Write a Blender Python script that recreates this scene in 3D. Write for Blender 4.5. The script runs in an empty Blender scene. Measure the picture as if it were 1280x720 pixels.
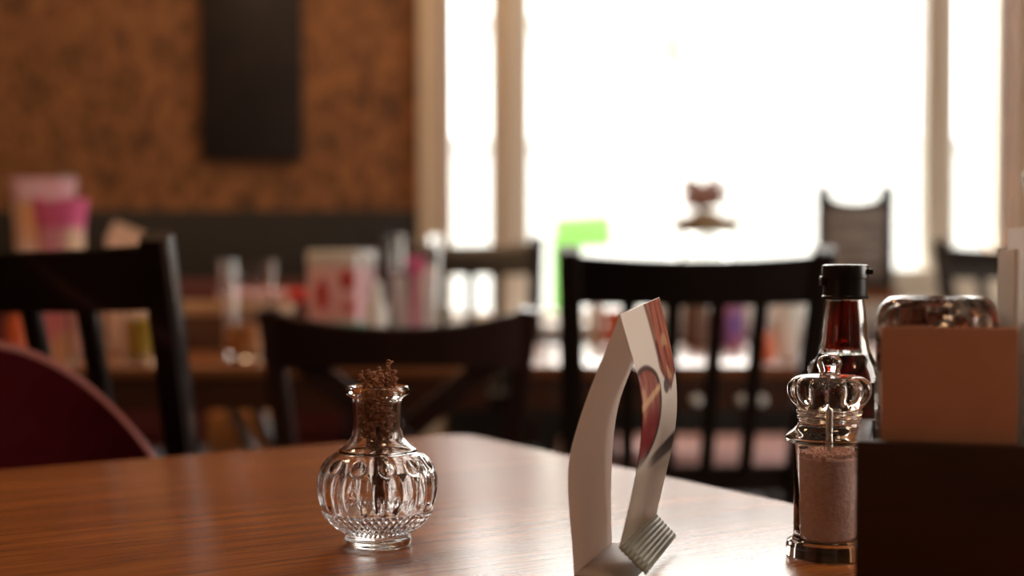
import bpy, bmesh, math, random
from mathutils import Vector, Matrix, noise
R = random.Random(7)
scene = bpy.context.scene
COL = scene.collection
PI = math.pi
rad = math.radians

# ------------------------------------------------------------------ materials
def nodes(name):
    m = bpy.data.materials.new(name); m.use_nodes = True
    nt = m.node_tree
    b = nt.nodes['Principled BSDF']
    return m, nt, b

def mat(name, col, rough=.5, metal=0, trans=0, ior=1.5, col2=None, scale=(20, 20, 20), detail=4, bump=0, bscale=None,
        coat=0, sheen=0, spec=.5, contrast=(.35, .65)):
    m, nt, b = nodes(name)
    b.inputs['Base Color'].default_value = (*col, 1)
    b.inputs['Roughness'].default_value = rough
    b.inputs['Metallic'].default_value = metal
    b.inputs['Transmission Weight'].default_value = trans
    b.inputs['IOR'].default_value = ior
    b.inputs['Specular IOR Level'].default_value = spec
    b.inputs['Coat Weight'].default_value = coat
    b.inputs['Sheen Weight'].default_value = sheen
    if col2 is not None or bump:
        tc = nt.nodes.new('ShaderNodeTexCoord')
        mp = nt.nodes.new('ShaderNodeMapping'); mp.inputs['Scale'].default_value = scale
        nz = nt.nodes.new('ShaderNodeTexNoise'); nz.inputs['Scale'].default_value = 1
        nz.inputs['Detail'].default_value = detail
        nt.links.new(tc.outputs['Object'], mp.inputs['Vector']); nt.links.new(mp.outputs[0], nz.inputs['Vector'])
        if col2 is not None:
            rp = nt.nodes.new('ShaderNodeValToRGB')
            rp.color_ramp.elements[0].position = contrast[0]; rp.color_ramp.elements[1].position = contrast[1]
            rp.color_ramp.elements[0].color = (*col, 1); rp.color_ramp.elements[1].color = (*col2, 1)
            nt.links.new(nz.outputs[0], rp.inputs[0]); nt.links.new(rp.outputs[0], b.inputs['Base Color'])
        if bump:
            bp = nt.nodes.new('ShaderNodeBump'); bp.inputs['Strength'].default_value = bump
            bp.inputs['Distance'].default_value = .002
            nt.links.new(nz.outputs[0], bp.inputs['Height']); nt.links.new(bp.outputs[0], b.inputs['Normal'])
    return m

def glass(name, col=(1, 1, 1), ior=1.5, rough=0.0):
    return mat(name, col, rough=rough, trans=1, ior=ior)

def wood_table(name, c1, c2, c3, rough):
    m, nt, b = nodes(name)
    tc = nt.nodes.new('ShaderNodeTexCoord')
    mp = nt.nodes.new('ShaderNodeMapping'); mp.inputs['Scale'].default_value = (2.2, 42, 42)
    nz = nt.nodes.new('ShaderNodeTexNoise'); nz.inputs['Scale'].default_value = 1.0; nz.inputs['Detail'].default_value = 6
    nz.inputs['Distortion'].default_value = .6
    mp2 = nt.nodes.new('ShaderNodeMapping'); mp2.inputs['Scale'].default_value = (12, 420, 420)
    n2 = nt.nodes.new('ShaderNodeTexNoise'); n2.inputs['Scale'].default_value = 1.0; n2.inputs['Detail'].default_value = 3
    rp = nt.nodes.new('ShaderNodeValToRGB')
    rp.color_ramp.elements[0].position = .3; rp.color_ramp.elements[0].color = (*c1, 1)
    rp.color_ramp.elements[1].position = .72; rp.color_ramp.elements[1].color = (*c2, 1)
    r2 = nt.nodes.new('ShaderNodeValToRGB')
    r2.color_ramp.elements[0].position = .36; r2.color_ramp.elements[0].color = (*c3, 1)
    r2.color_ramp.elements[1].position = .5; r2.color_ramp.elements[1].color = (1, 1, 1, 1)
    mx = nt.nodes.new('ShaderNodeMix'); mx.data_type = 'RGBA'; mx.blend_type = 'MULTIPLY'; mx.inputs[0].default_value = .55
    bp = nt.nodes.new('ShaderNodeBump'); bp.inputs['Strength'].default_value = .22; bp.inputs['Distance'].default_value = .0008
    L = nt.links.new
    L(tc.outputs['Object'], mp.inputs[0]); L(tc.outputs['Object'], mp2.inputs[0])
    L(mp.outputs[0], nz.inputs['Vector']); L(mp2.outputs[0], n2.inputs['Vector'])
    L(nz.outputs[0], rp.inputs[0]); L(n2.outputs[0], r2.inputs[0])
    L(rp.outputs[0], mx.inputs[6]); L(r2.outputs[0], mx.inputs[7]); L(mx.outputs[2], b.inputs['Base Color'])
    L(n2.outputs[0], bp.inputs['Height']); L(bp.outputs[0], b.inputs['Normal'])
    b.inputs['Roughness'].default_value = rough
    b.inputs['IOR'].default_value = 1.5
    b.inputs['Specular IOR Level'].default_value = .75
    return m

def wallpaper():
    m, nt, b = nodes('brown_wallpaper')
    tc = nt.nodes.new('ShaderNodeTexCoord')
    mp = nt.nodes.new('ShaderNodeMapping'); mp.inputs['Scale'].default_value = (20, 20, 12)
    nz = nt.nodes.new('ShaderNodeTexNoise'); nz.inputs['Scale'].default_value = 1; nz.inputs['Detail'].default_value = 5
    nz.inputs['Distortion'].default_value = 1.2
    vo = nt.nodes.new('ShaderNodeTexVoronoi'); vo.inputs['Scale'].default_value = 2.2
    mx = nt.nodes.new('ShaderNodeMath'); mx.operation = 'MULTIPLY_ADD'; mx.inputs[1].default_value = .35
    rp = nt.nodes.new('ShaderNodeValToRGB')
    rp.color_ramp.elements[0].position = .42; rp.color_ramp.elements[0].color = (.085, .035, .013, 1)
    rp.color_ramp.elements[1].position = .85; rp.color_ramp.elements[1].color = (.36, .15, .055, 1)
    L = nt.links.new
    L(tc.outputs['Object'], mp.inputs[0]); L(mp.outputs[0], nz.inputs['Vector']); L(mp.outputs[0], vo.inputs['Vector'])
    L(vo.outputs['Distance'], mx.inputs[0]); L(nz.outputs[0], mx.inputs[2]); L(mx.outputs[0], rp.inputs[0])
    L(rp.outputs[0], b.inputs['Base Color']); b.inputs['Roughness'].default_value = .6
    return m

def vcol_mat(name, rough):
    m, nt, b = nodes(name)
    a = nt.nodes.new('ShaderNodeVertexColor'); a.layer_name = 'Col'
    nt.links.new(a.outputs[0], b.inputs['Base Color']); b.inputs['Roughness'].default_value = rough
    return m

def pane_mat():
    m = bpy.data.materials.new('window_glass'); m.use_nodes = True
    nt = m.node_tree; nt.nodes.clear()
    o = nt.nodes.new('ShaderNodeOutputMaterial'); t = nt.nodes.new('ShaderNodeBsdfTransparent')
    g = nt.nodes.new('ShaderNodeBsdfGlossy'); g.inputs['Roughness'].default_value = .02
    f = nt.nodes.new('ShaderNodeFresnel'); f.inputs[0].default_value = 1.45
    mx = nt.nodes.new('ShaderNodeMixShader')
    nt.links.new(f.outputs[0], mx.inputs[0]); nt.links.new(t.outputs[0], mx.inputs[1]); nt.links.new(g.outputs[0], mx.inputs[2])
    nt.links.new(mx.outputs[0], o.inputs[0])
    return m

def paper_mat(name, col, col2, trans, scale=30):
    m = mat(name, col, .6, col2=col2, scale=(scale, scale, scale))
    nt = m.node_tree; b = nt.nodes['Principled BSDF']; out = nt.nodes['Material Output']
    tl = nt.nodes.new('ShaderNodeBsdfTranslucent'); tl.inputs[0].default_value = (*col, 1)
    mx = nt.nodes.new('ShaderNodeMixShader'); mx.inputs[0].default_value = trans
    nt.links.new(b.outputs[0], mx.inputs[1]); nt.links.new(tl.outputs[0], mx.inputs[2]); nt.links.new(mx.outputs[0], out.inputs[0])
    return m
M = {}
M['table'] = wood_table('varnished_wood', (.31, .094, .018), (.50, .172, .040), (.42, .32, .26), .27)
M['far_table'] = wood_table('far_table_wood', (.24, .085, .03), (.36, .135, .05), (.5, .4, .3), .28)
M['table_edge'] = mat('table_edge_wood', (.05, .016, .008), .4, col2=(.075, .025, .012), scale=(6, 60, 60))
M['dark_wood'] = mat('dark_stained_wood', (.009, .006, .005), .33, col2=(.015, .009, .007), scale=(14, 14, 3), spec=.5, coat=.5)
M['brown_wood'] = mat('dark_brown_wood', (.022, .008, .006), .4, col2=(.034, .012, .008), scale=(14, 14, 3), spec=.4)
M['caddy_wood'] = mat('caddy_wood', (.03, .009, .005), .5, col2=(.05, .015, .008), scale=(8, 60, 60), bump=.1)
M['seat_black'] = mat('black_leatherette', (.012, .01, .01), .5, bump=.15, scale=(300, 300, 300))
M['burgundy'] = mat('burgundy_velvet', (.058, .004, .007), .85, col2=(.07, .0055, .009), scale=(30, 30, 30), spec=.03)
M['lit_pipe'] = mat('burgundy_lit_edge', (.36, .12, .11), .4)  # paler than the velvet, light on the chair's edge put into the colour
M['bench_red'] = mat('bench_burgundy', (.09, .014, .014), .55, col2=(.11, .02, .02), scale=(20, 20, 20))
M['wallpaper'] = wallpaper()
M['wainscot'] = mat('dark_wainscot', (.013, .0105, .009), .5, col2=(.018, .014, .012), scale=(4, 4, 30))
M['board'] = mat('black_board', (.013, .011, .012), .5, col2=(.022, .015, .014), scale=(8, 8, 8))
M['trim'] = mat('cream_trim', (.74, .60, .44), .5, col2=(.78, .64, .48), scale=(3, 3, 3))
M['trim_brown'] = mat('tan_trim', (.42, .22, .11), .5, col2=(.46, .25, .13), scale=(3, 3, 3))
M['frame'] = mat('window_frame_paint', (.90, .82, .70), .4, col2=(.92, .85, .74), scale=(3, 3, 3))
M['white_sill'] = mat('white_sill', (.85, .83, .8), .35, col2=(.88, .86, .83), scale=(3, 3, 3))
M['plaster'] = mat('plaster', (.62, .50, .38), .85, col2=(.66, .54, .42), scale=(2, 2, 2), bump=.1)
M['brown_wall'] = mat('brown_side_wall', (.20, .10, .05), .8, col2=(.24, .12, .06), scale=(6, 6, 6))
M['ceiling'] = mat('ceiling_paint', (.36, .29, .22), .9, col2=(.39, .32, .25), scale=(2, 2, 2))
M['floor'] = mat('dark_floor_boards', (.03, .016, .011), .45, col2=(.05, .026, .017), scale=(1.5, 18, 1))
M['pane'] = pane_mat()
M['glass'] = glass('clear_glass', (1, 1, 1), 1.5)
M['acrylic'] = glass('clear_acrylic', (.99, .98, .97), 1.49)
M['bottle_glass'] = glass('bottle_glass', (.97, .98, .97), 1.5)
M['soy'] = mat('dark_red_sauce', (.007, .0002, .0002), .05, trans=1, ior=1.36)
M['black_plastic'] = mat('black_plastic', (.006, .0055, .0055), .28, bump=.03, scale=(200, 200, 200))
M['salt'] = mat('pink_salt', (.88, .52, .44), .55, col2=(.94, .68, .60), scale=(330, 330, 330), bump=.45)
M['rod'] = mat('steel_rod', (.6, .55, .5), .3, metal=1)
M['chrome'] = mat('chrome', (.85, .85, .85), .18, metal=1)
M['kraft'] = mat('tan_card', (.52, .26, .18), .8, col2=(.56, .29, .205), scale=(40, 40, 40), bump=.08)
M['kraft_edge'] = mat('tan_card_edge', (.75, .52, .38), .8)
M['paper'] = mat('white_paper', (.86, .82, .78), .7, col2=(.88, .84, .8), scale=(30, 30, 30))
M['card_inner'] = paper_mat('card_inside', (.84, .78, .76), (.86, .80, .78), .25)
M['card_sheet'] = paper_mat('card_sheet', (.88, .82, .80), (.90, .84, .82), .42)
M['menu_paper'] = paper_mat('menu_paper', (.90, .86, .83), (.92, .88, .85), .6)
M['card_print'] = vcol_mat('printed_card', .3)
M['tab'] = mat('ribbed_grey_tab', (.19, .18, .13), .5, col2=(.23, .22, .165), scale=(60, 60, 60))
M['dried'] = mat('dried_flower', (.32, .14, .085), .85, col2=(.52, .28, .18), scale=(300, 300, 300))
M['stem'] = mat('dried_stem', (.12, .05, .03), .85, col2=(.18, .08, .05), scale=(80, 80, 80))
M['candy'] = mat('copper_wrap', (.35, .09, .05), .25, metal=.6, col2=(.55, .18, .1), scale=(60, 60, 60))
M['red_plastic'] = mat('red_plastic', (.6, .03, .02), .35, col2=(.65, .04, .03), scale=(9, 9, 9))
M['pink'] = mat('pink_paper', (.85, .12, .32), .6, col2=(.9, .2, .4), scale=(15, 15, 15))
M['pale_pink'] = mat('pale_pink_paper', (.85, .48, .55), .6, col2=(.9, .62, .66), scale=(12, 12, 12))
M['pastel'] = mat('pastel_print', (.86, .42, .18), .6, col2=(.9, .72, .66), scale=(14, 14, 10), contrast=(.42, .56))
M['pastel2'] = mat('pastel_pink_print', (.86, .34, .46), .6, col2=(.9, .62, .42), scale=(16, 16, 12), contrast=(.42, .56))
M['grey_paper'] = mat('grey_paper', (.3, .29, .29), .6, col2=(.36, .35, .34), scale=(9, 9, 9))
M['yellow'] = mat('yellow_drink', (.8, .5, .06), .2, col2=(.85, .6, .12), scale=(20, 20, 20))
M['orange'] = mat('orange_drink', (.75, .30, .10), .2, col2=(.8, .36, .12), scale=(20, 20, 20))
M['orange_red'] = mat('orange_red', (.75, .14, .05), .35, col2=(.8, .2, .08), scale=(20, 20, 20))
M['teal'] = mat('teal_print', (.16, .50, .42), .5, col2=(.2, .55, .46), scale=(20, 20, 20))
M['white'] = mat('white_gloss', (.86, .86, .84), .18, col2=(.9, .9, .88), scale=(9, 9, 9))
M['purple'] = mat('purple_print', (.14, .06, .34), .5, col2=(.5, .16, .22), scale=(22, 22, 22))
M['crate_light'] = mat('pale_wood', (.58, .38, .22), .5, col2=(.64, .44, .27), scale=(5, 50, 50))
M['crate_dark'] = mat('dark_crate_wood', (.12, .06, .035), .6, col2=(.15, .08, .05), scale=(5, 50, 50))  # the wood's own dark brown, for crate walls and jar body
M['brownbox'] = mat('brown_cardboard', (.42, .17, .05), .8, col2=(.48, .2, .07), scale=(12, 12, 12))
M['blue'] = mat('blue_cloth', (.14, .24, .42), .9, col2=(.18, .3, .48), scale=(40, 40, 40))
M['pink_seat'] = mat('dusty_pink_cushion', (.86, .56, .58), .6, col2=(.88, .6, .62), scale=(20, 20, 20))
M['bowl'] = mat('tan_ceramic', (.42, .32, .19), .4, col2=(.46, .35, .21), scale=(15, 15, 15))
M['petal'] = mat('dusty_pink_petal', (.40, .20, .18), .7, col2=(.52, .32, .28), scale=(30, 30, 30))
M['chalk'] = mat('chalk', (.88, .82, .78), .9, col2=(.75, .70, .66), scale=(90, 90, 90))
M['slate'] = mat('slate_board', (.20, .172, .16), .7, col2=(.25, .22, .205), scale=(12, 12, 12))
M['slate_frame'] = mat('slate_frame', (.016, .017, .018), .6, col2=(.024, .025, .026), scale=(12, 12, 12))
M['stand_wood'] = mat('sign_foot_wood', (.36, .13, .05), .5, col2=(.42, .16, .07), scale=(5, 50, 50))
M['green'] = mat('bright_green_sign', (.050, .155, .016), .6, col2=(.06, .175, .02), scale=(2, 2, 2))
M['house'] = mat('pale_render', (.5, .5, .48), .9, col2=(.53, .53, .51), scale=(1, 1, 1))
M['added_wall'] = mat('added_wall_render', (.25, .25, .24), .9, col2=(.27, .27, .26), scale=(1, 1, 1))
M['cornice'] = mat('pale_salmon_cornice', (.24, .19, .175), .9, col2=(.26, .21, .195), scale=(1, 1, 1))
M['lantern'] = mat('grey_lantern', (.10, .09, .08), .7, col2=(.13, .12, .105), scale=(5, 5, 5))
M['pavement'] = mat('pale_paving', (.42, .42, .4), .9, col2=(.46, .46, .44), scale=(2, 2, 2))
M['peppercorn'] = mat('peppercorn', (.04, .025, .018), .7, col2=(.09, .06, .04), scale=(200, 200, 200))
M['dark_menu'] = mat('dark_menu_sheet', (.03, .02, .02), .3, col2=(.05, .03, .03), scale=(20, 20, 20))
M['clear_sleeve'] = mat('clear_plastic_sleeve', (.75, .72, .74), .12, trans=.7, ior=1.4)

# ------------------------------------------------------------------ mesh helpers
def box(bm, c, s, rot=None, bevel=0, seg=2, taper=None):
    r = bmesh.ops.create_cube(bm, size=1)
    vs = r['verts']
    for v in vs:
        k = 1
        if taper and v.co.z > 0: k = taper
        v.co = Vector((v.co.x*s[0]*k, v.co.y*s[1]*k, v.co.z*s[2]))
    if bevel:
        es = list({e for v in vs for e in v.link_edges})
        rb = bmesh.ops.bevel(bm, geom=es, offset=bevel, segments=seg, profile=.5, affect='EDGES')
        vs = list({v for f in rb['faces'] for v in f.verts} | {v for v in vs if v.is_valid})
    mt = Matrix.Translation(Vector(c)) @ (rot.to_4x4() if rot else Matrix.Identity(4))
    for v in vs: v.co = mt @ v.co
    return bm

def lathe(bm, prof, n=48, c=(0, 0, 0), f=None, caps=True):
    """prof: list of (r, z); f(theta, i, r, z) -> r"""
    rows = []
    for i, (r, z) in enumerate(prof):
        if r < 1e-6:
            rows.append([bm.verts.new((c[0], c[1], c[2]+z))])
        else:
            row = []
            for k in range(n):
                t = 2*PI*k/n
                rr = f(t, i, r, z) if f else r
                row.append(bm.verts.new((c[0]+rr*math.cos(t), c[1]+rr*math.sin(t), c[2]+z)))
            rows.append(row)
    for a, b in zip(rows, rows[1:]):
        if len(a) == 1 and len(b) == 1: continue
        for k in range(n):
            k2 = (k+1) % n
            if len(a) == 1: bm.faces.new((a[0], b[k2], b[k]))
            elif len(b) == 1: bm.faces.new((a[k], a[k2], b[0]))
            else: bm.faces.new((a[k], a[k2], b[k2], b[k]))
    if caps:
        if len(rows[0]) > 1: bm.faces.new(list(reversed(rows[0])))
        if len(rows[-1]) > 1: bm.faces.new(rows[-1])
    return bm

def tube(bm, pts, radii, n=10):
    pts = [Vector(p) for p in pts]
    if not isinstance(radii, (list, tuple)): radii = [radii]*len(pts)
    rows = []
    up = Vector((0, 0, 1))
    for i, p in enumerate(pts):
        d = (pts[min(i+1, len(pts)-1)] - pts[max(i-1, 0)]).normalized()
        a = d.cross(up)
        if a.length < 1e-4: a = d.cross(Vector((1, 0, 0)))
        a.normalize(); b = d.cross(a)
        rows.append([bm.verts.new(p + radii[i]*(math.cos(2*PI*k/n)*a + math.sin(2*PI*k/n)*b)) for k in range(n)])
    for a, b in zip(rows, rows[1:]):
        for k in range(n): bm.faces.new((a[k], a[(k+1) % n], b[(k+1) % n], b[k]))
    bm.faces.new(list(reversed(rows[0]))); bm.faces.new(rows[-1])
    return bm

def bar(bm, pts, w, t, wdir=Vector((1, 0, 0))):
    """rectangular section along a path; w along wdir, t across; w may be a list"""
    pts = [Vector(p) for p in pts]
    if not isinstance(w, (list, tuple)): w = [w]*len(pts)
    rows = []
    for i, p in enumerate(pts):
        d = (pts[min(i+1, len(pts)-1)] - pts[max(i-1, 0)]).normalized()
        a = (wdir - d*wdir.dot(d)).normalized(); b = d.cross(a)
        c = .18*min(w[i], t)
        hw, ht = w[i]/2, t/2
        sec = [(-hw+c, -ht), (hw-c, -ht), (hw, -ht+c), (hw, ht-c), (hw-c, ht), (-hw+c, ht), (-hw, ht-c), (-hw, -ht+c)]
        rows.append([bm.verts.new(p + a*x + b*y) for x, y in sec])
    n = 8
    for a, b in zip(rows, rows[1:]):
        for k in range(n): bm.faces.new((a[k], a[(k+1) % n], b[(k+1) % n], b[k]))
    bm.faces.new(list(reversed(rows[0]))); bm.faces.new(rows[-1])
    return bm

def prism(bm, outline, y0, y1, bevel=0):
    """outline of (x,z) extruded from y0 to y1"""
    a = [bm.verts.new((x, y0, z)) for x, z in outline]; b = [bm.verts.new((x, y1, z)) for x, z in outline]
    n = len(a)
    bm.faces.new(a); bm.faces.new(list(reversed(b)))
    for k in range(n): bm.faces.new((a[k], b[k], b[(k+1) % n], a[(k+1) % n]))
    return bm

def obj(name, bm, m, parent=None, smooth=True, angle=35):
    bmesh.ops.recalc_face_normals(bm, faces=bm.faces)
    me = bpy.data.meshes.new(name); bm.to_mesh(me); bm.free()
    if isinstance(m, (list, tuple)):
        for x in m: me.materials.append(x)
    else: me.materials.append(m)
    if smooth:
        for p in me.polygons: p.use_smooth = True
        try: me.set_sharp_from_angle(angle=rad(angle))
        except Exception: pass
    o = bpy.data.objects.new(name, me); COL.objects.link(o)
    if parent: o.parent = parent
    return o

def shellprof(outer, th, zb):
    """closed glass profile: outer then inner cavity down to zb"""
    inner = [(max(r-th, .0005), z) for r, z in reversed(outer) if z > zb]
    return [(0, outer[0][1])] + outer + inner + [(0, inner[-1][1])]
def NB(): return bmesh.new()
def tag(o, label, cat, group=None, kind=None):
    o['label'] = label; o['category'] = cat
    if group: o['group'] = group
    if kind: o['kind'] = kind
    return o
def thing(name, label, cat, loc=(0, 0, 0), rz=0, group=None):
    o = bpy.data.objects.new(name, None); COL.objects.link(o)
    o.empty_display_size = .05
    o.location = loc; o.rotation_euler = (0, 0, rz)
    return tag(o, label, cat, group)
def single(name, bm, m, label, cat, loc=(0, 0, 0), rot=(0, 0, 0), group=None, **k):
    o = obj(name, bm, m, **k); o.location = loc; o.rotation_euler = rot
    return tag(o, label, cat, group)
def struct(name, bm, m, **k):
    o = obj(name, bm, m, **k); o['kind'] = 'structure'; return o
def copy_tree(o, parent=None):
    c = o.copy(); COL.objects.link(c)
    if parent: c.parent = parent
    for ch in list(o.children): copy_tree(ch, c)
    return c

# ------------------------------------------------------------------ camera
CAMZ = .96; F = 1280*50/36; PITCH = math.atan(45/F)
cd = bpy.data.cameras.new('camera'); cam = bpy.data.objects.new('camera', cd); COL.objects.link(cam)
cam.location = (0, 0, CAMZ); cam.rotation_euler = (PI/2 - PITCH, 0, 0)
cd.lens = 50; cd.sensor_width = 36; cd.clip_start = .02
cd.dof.use_dof = True; cd.dof.focus_distance = .985; cd.dof.aperture_fstop = 2.9
scene.camera = cam

# ------------------------------------------------------------------ room
WY = 4.0                                    # inner face of the window wall
X0, X1, Y0, H = -3.2, 3.2, -3.6, 2.8
WX0, WX1, WZ0, WZ1 = -.19, 1.405, .765, 2.35 # window opening
bm = NB()
box(bm, ((X0+WX0)/2, WY+.12, H/2), (WX0-X0, .24, H)); box(bm, ((X1+WX1)/2, WY+.12, H/2), (X1-WX1, .24, H))
struct('wall_back', bm, M['wallpaper'], smooth=False)
bm = NB()
box(bm, ((WX0+WX1)/2, WY+.12, WZ0/2-.015), (WX1-WX0, .24, WZ0-.03)); box(bm, ((WX0+WX1)/2, WY+.12, (WZ1+H)/2), (WX1-WX0, .24, H-WZ1))
struct('wall_window', bm, M['plaster'], smooth=False)
struct('wall_left', box(NB(), (X0-.1, .3, H/2), (.2, 8.0, H)), M['wallpaper'], smooth=False)
struct('wall_right', box(NB(), (X1+.1, .3, H/2), (.2, 8.0, H)), M['plaster'], smooth=False)
struct('wall_front', box(NB(), (0, Y0-.1, H/2), (6.8, .2, H)), M['brown_wall'], smooth=False)
struct('floor', box(NB(), (0, .3, -.05), (6.8, 8.0, .1)), M['floor'], smooth=False)
struct('ceiling', box(NB(), (0, .3, H+.05), (6.8, 8.0, .1)), M['ceiling'], smooth=False)
struct('trim_1', box(NB(), ((X0-.27)/2, WY-.012, .54), (-.27-X0, .024, 1.075), bevel=.004), M['wainscot'])
bm = NB(); box(bm, (-.232, WY-.02, 1.4), (.062, .04, 2.8), bevel=.006); struct('trim_2', bm, M['trim'])
bm = NB(); box(bm, (-.196, WY-.015, 1.4), (.014, .03, 2.8), bevel=.003); struct('trim_3', bm, M['trim_brown'])
bm = NB(); box(bm, (1.410, WY-.015, 1.4), (.018, .03, 2.8), bevel=.003); struct('trim_4', bm, M['trim_brown'])
bm = NB(); box(bm, (1.49, WY-.02, 1.4), (.14, .04, 2.8), bevel=.006); struct('trim_5', bm, M['trim'])
struct('shade_panel_back', box(NB(), (.63, WY-.01, .36), (1.72, .02, .72), bevel=.004), M['wainscot'])  # dark panel added below the sill to imitate shade under the tables
# window: frame, two mullions, three panes
win = bpy.data.objects.new('window_1', None); COL.objects.link(win); win.location = (0, WY, 0); win['kind'] = 'structure'
bm = NB()
zc, zh = (WZ0+WZ1)/2, WZ1-WZ0
box(bm, (WX0+.009, .1, zc), (.018, .07, zh), bevel=.003); box(bm, (WX1-.009, .1, zc), (.018, .07, zh), bevel=.003)
box(bm, ((WX0+WX1)/2, .1, WZ0+.012), (WX1-WX0, .07, .024), bevel=.003); box(bm, ((WX0+WX1)/2, .1, WZ1-.03), (WX1-WX0, .07, .06), bevel=.003)
obj('window_frame', bm, M['frame'], win)
for a, b in ((-.060, .047), (1.168, 1.25)):
    bm = NB(); box(bm, ((a+b)/2, .07, zc), (b-a, .10, zh), bevel=.004)
    box(bm, ((a*.35+b*.65), .012, zc), ((b-a)*.55, .02, zh), bevel=.003)
    obj('mullion', bm, M['frame'], win)
for a, b in ((WX0, -.05), (.04, 1.18), (1.24, WX1)):
    obj('pane', box(NB(), ((a+b)/2, .105, zc), (b-a, .006, zh)), M['pane'], win, smooth=False)
struct('trim_6', box(NB(), ((WX0+WX1)/2, WY-.03, .745), (1.75, .20, .04), bevel=.006), M['white_sill'])
struct('trim_7', box(NB(), (.92, WY-.11, .7975), (1.06, .17, .063), bevel=.005), M['white_sill'])
struct('trim_8', box(NB(), (.92, WY-.012, .8705), (1.06, .024, .083), bevel=.003), M['frame'])
# outdoors
struct('ground', box(NB(), (0, 20, -.25), (60, 31, .1)), M['pavement'], smooth=False)
hs = thing('house', 'pale rendered house across the street, washed out by daylight', 'house', (1.0, 14, -.2))
hb = NB(); box(hb, (0, 1.5, 1.72), (2.7, 3, 3.44)); obj('wall', hb, M['house'], hs, smooth=False)
hb = NB(); box(hb, (.05, -.08, 3.22), (1.25, .3, .10), bevel=.02); obj('cornice', hb, M['cornice'], hs)
hb = NB()
prism(hb, [(-1.5, 3.44), (1.5, 3.44), (1.1, 3.95), (-1.1, 3.95)], -.2, 3.2); obj('roof', hb, M['house'], hs, smooth=False)
sw = NB(); box(sw, (0, 0, 1.02), (11, .25, 2.04), bevel=.02); box(sw, (0, 0, 2.08), (11.1, .36, .08), bevel=.02)
single('glare_dimming_wall', sw, M['added_wall'], 'long pale low wall added outside to dim the glare behind the window', 'wall', (2.0, 12, -.2))  # added to cut the bright background behind thin objects at the window
lt = thing('street_lantern', 'small grey lantern on a bracket outside, upper part of window', 'lantern', (.845, 7.4, -.2))
lb = NB(); tube(lb, [(0, 0, 0), (0, 0, 2.12)], .012, 10); obj('pole', lb, M['house'], lt)
lb = NB(); lathe(lb, [(.03, 2.12), (.05, 2.14), (.055, 2.28), (.02, 2.34), (0, 2.36)], 12); obj('lantern_head', lb, M['lantern'], lt)
gs = thing('street_sign', 'bright green street sign on a post outside the window', 'sign', (.36, 7.2, -.2))
gb = NB(); box(gb, (.0, 0, 1.26), (.30, .03, .17), rot=Matrix.Rotation(rad(-4), 3, 'Y'), bevel=.006); obj('sign_panel', gb, M['green'], gs)
gb = NB(); box(gb, (-.135, .03, .62), (.06, .03, 1.24), bevel=.004); obj('post', gb, M['green'], gs)

# ------------------------------------------------------------------ foreground table
U = Vector((-.846, -.533, 0)).normalized(); V = Vector((.533, -.846, 0)).normalized()
C = Vector((-.055, 1.648, 0))
def rrect(x0, x1, y0, y1, r, n=8):
    pts = []
    for cx, cy, a0 in ((x1-r, y1-r, 0), (x0+r, y1-r, 90), (x0+r, y0+r, 180), (x1-r, y0+r, 270)):
        for k in range(n+1):
            a = rad(a0+90*k/n); pts.append((cx+r*math.cos(a), cy+r*math.sin(a)))
    return pts
def slab(bm, outline, z0, z1, bev=.004):
    rings = []
    c = Vector((sum(p[0] for p in outline)/len(outline), sum(p[1] for p in outline)/len(outline)))
    def ring(off, z):
        n = len(outline); out = []
        for i, p in enumerate(outline):
            a = Vector(outline[i-1]); b = Vector(outline[(i+1) % n]); d = (b-a).normalized()
            nn = Vector((d.y, -d.x))
            q = Vector(p) - nn*off
            out.append(bm.verts.new((q.x, q.y, z)))
        return out
    for off, z in ((bev, z0), (0, z0+bev), (0, z1-bev), (bev*.3, z1-bev*.3), (bev, z1)): rings.append(ring(off, z))
    n = len(outline)
    for a, b in zip(rings, rings[1:]):
        for k in range(n): bm.faces.new((a[k], a[(k+1) % n], b[(k+1) % n], b[k]))
    bm.faces.new(list(reversed(rings[0]))); bm.faces.new(rings[-1])
    return bm
# local x along -U, local y along -V (corner C at +x +y end)
L1, L2 = .80, 1.35
ft = thing('dining_table', 'polished reddish-brown wooden table in the foreground with rounded corner', 'table', (C.x + U.x*L1/2 + V.x*L2/2, C.y + U.y*L1/2 + V.y*L2/2, 0), math.atan2(-U.y, -U.x))
obj('tabletop', slab(NB(), rrect(-L1/2, L1/2, -L2/2, L2/2, .035), .72, .75, .004), M['table'], ft, angle=60)
for sx in (-1, 1):
    for sy in (-1, 1):
        b = NB(); bar(b, [(sx*(L1/2-.07), sy*(L2/2-.07), 0), (sx*(L1/2-.07), sy*(L2/2-.07), .72)], [.045, .06], .055)
        obj('leg', b, M['dark_wood'], ft)
b = NB()
for sy in (-1, 1): box(b, (0, sy*(L2/2-.07), .68), (L1-.19, .02, .078))
for sx in (-1, 1): box(b, (sx*(L1/2-.07), 0, .68), (.02, L2-.19, .078))
obj('apron', b, M['dark_wood'], ft)

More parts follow.
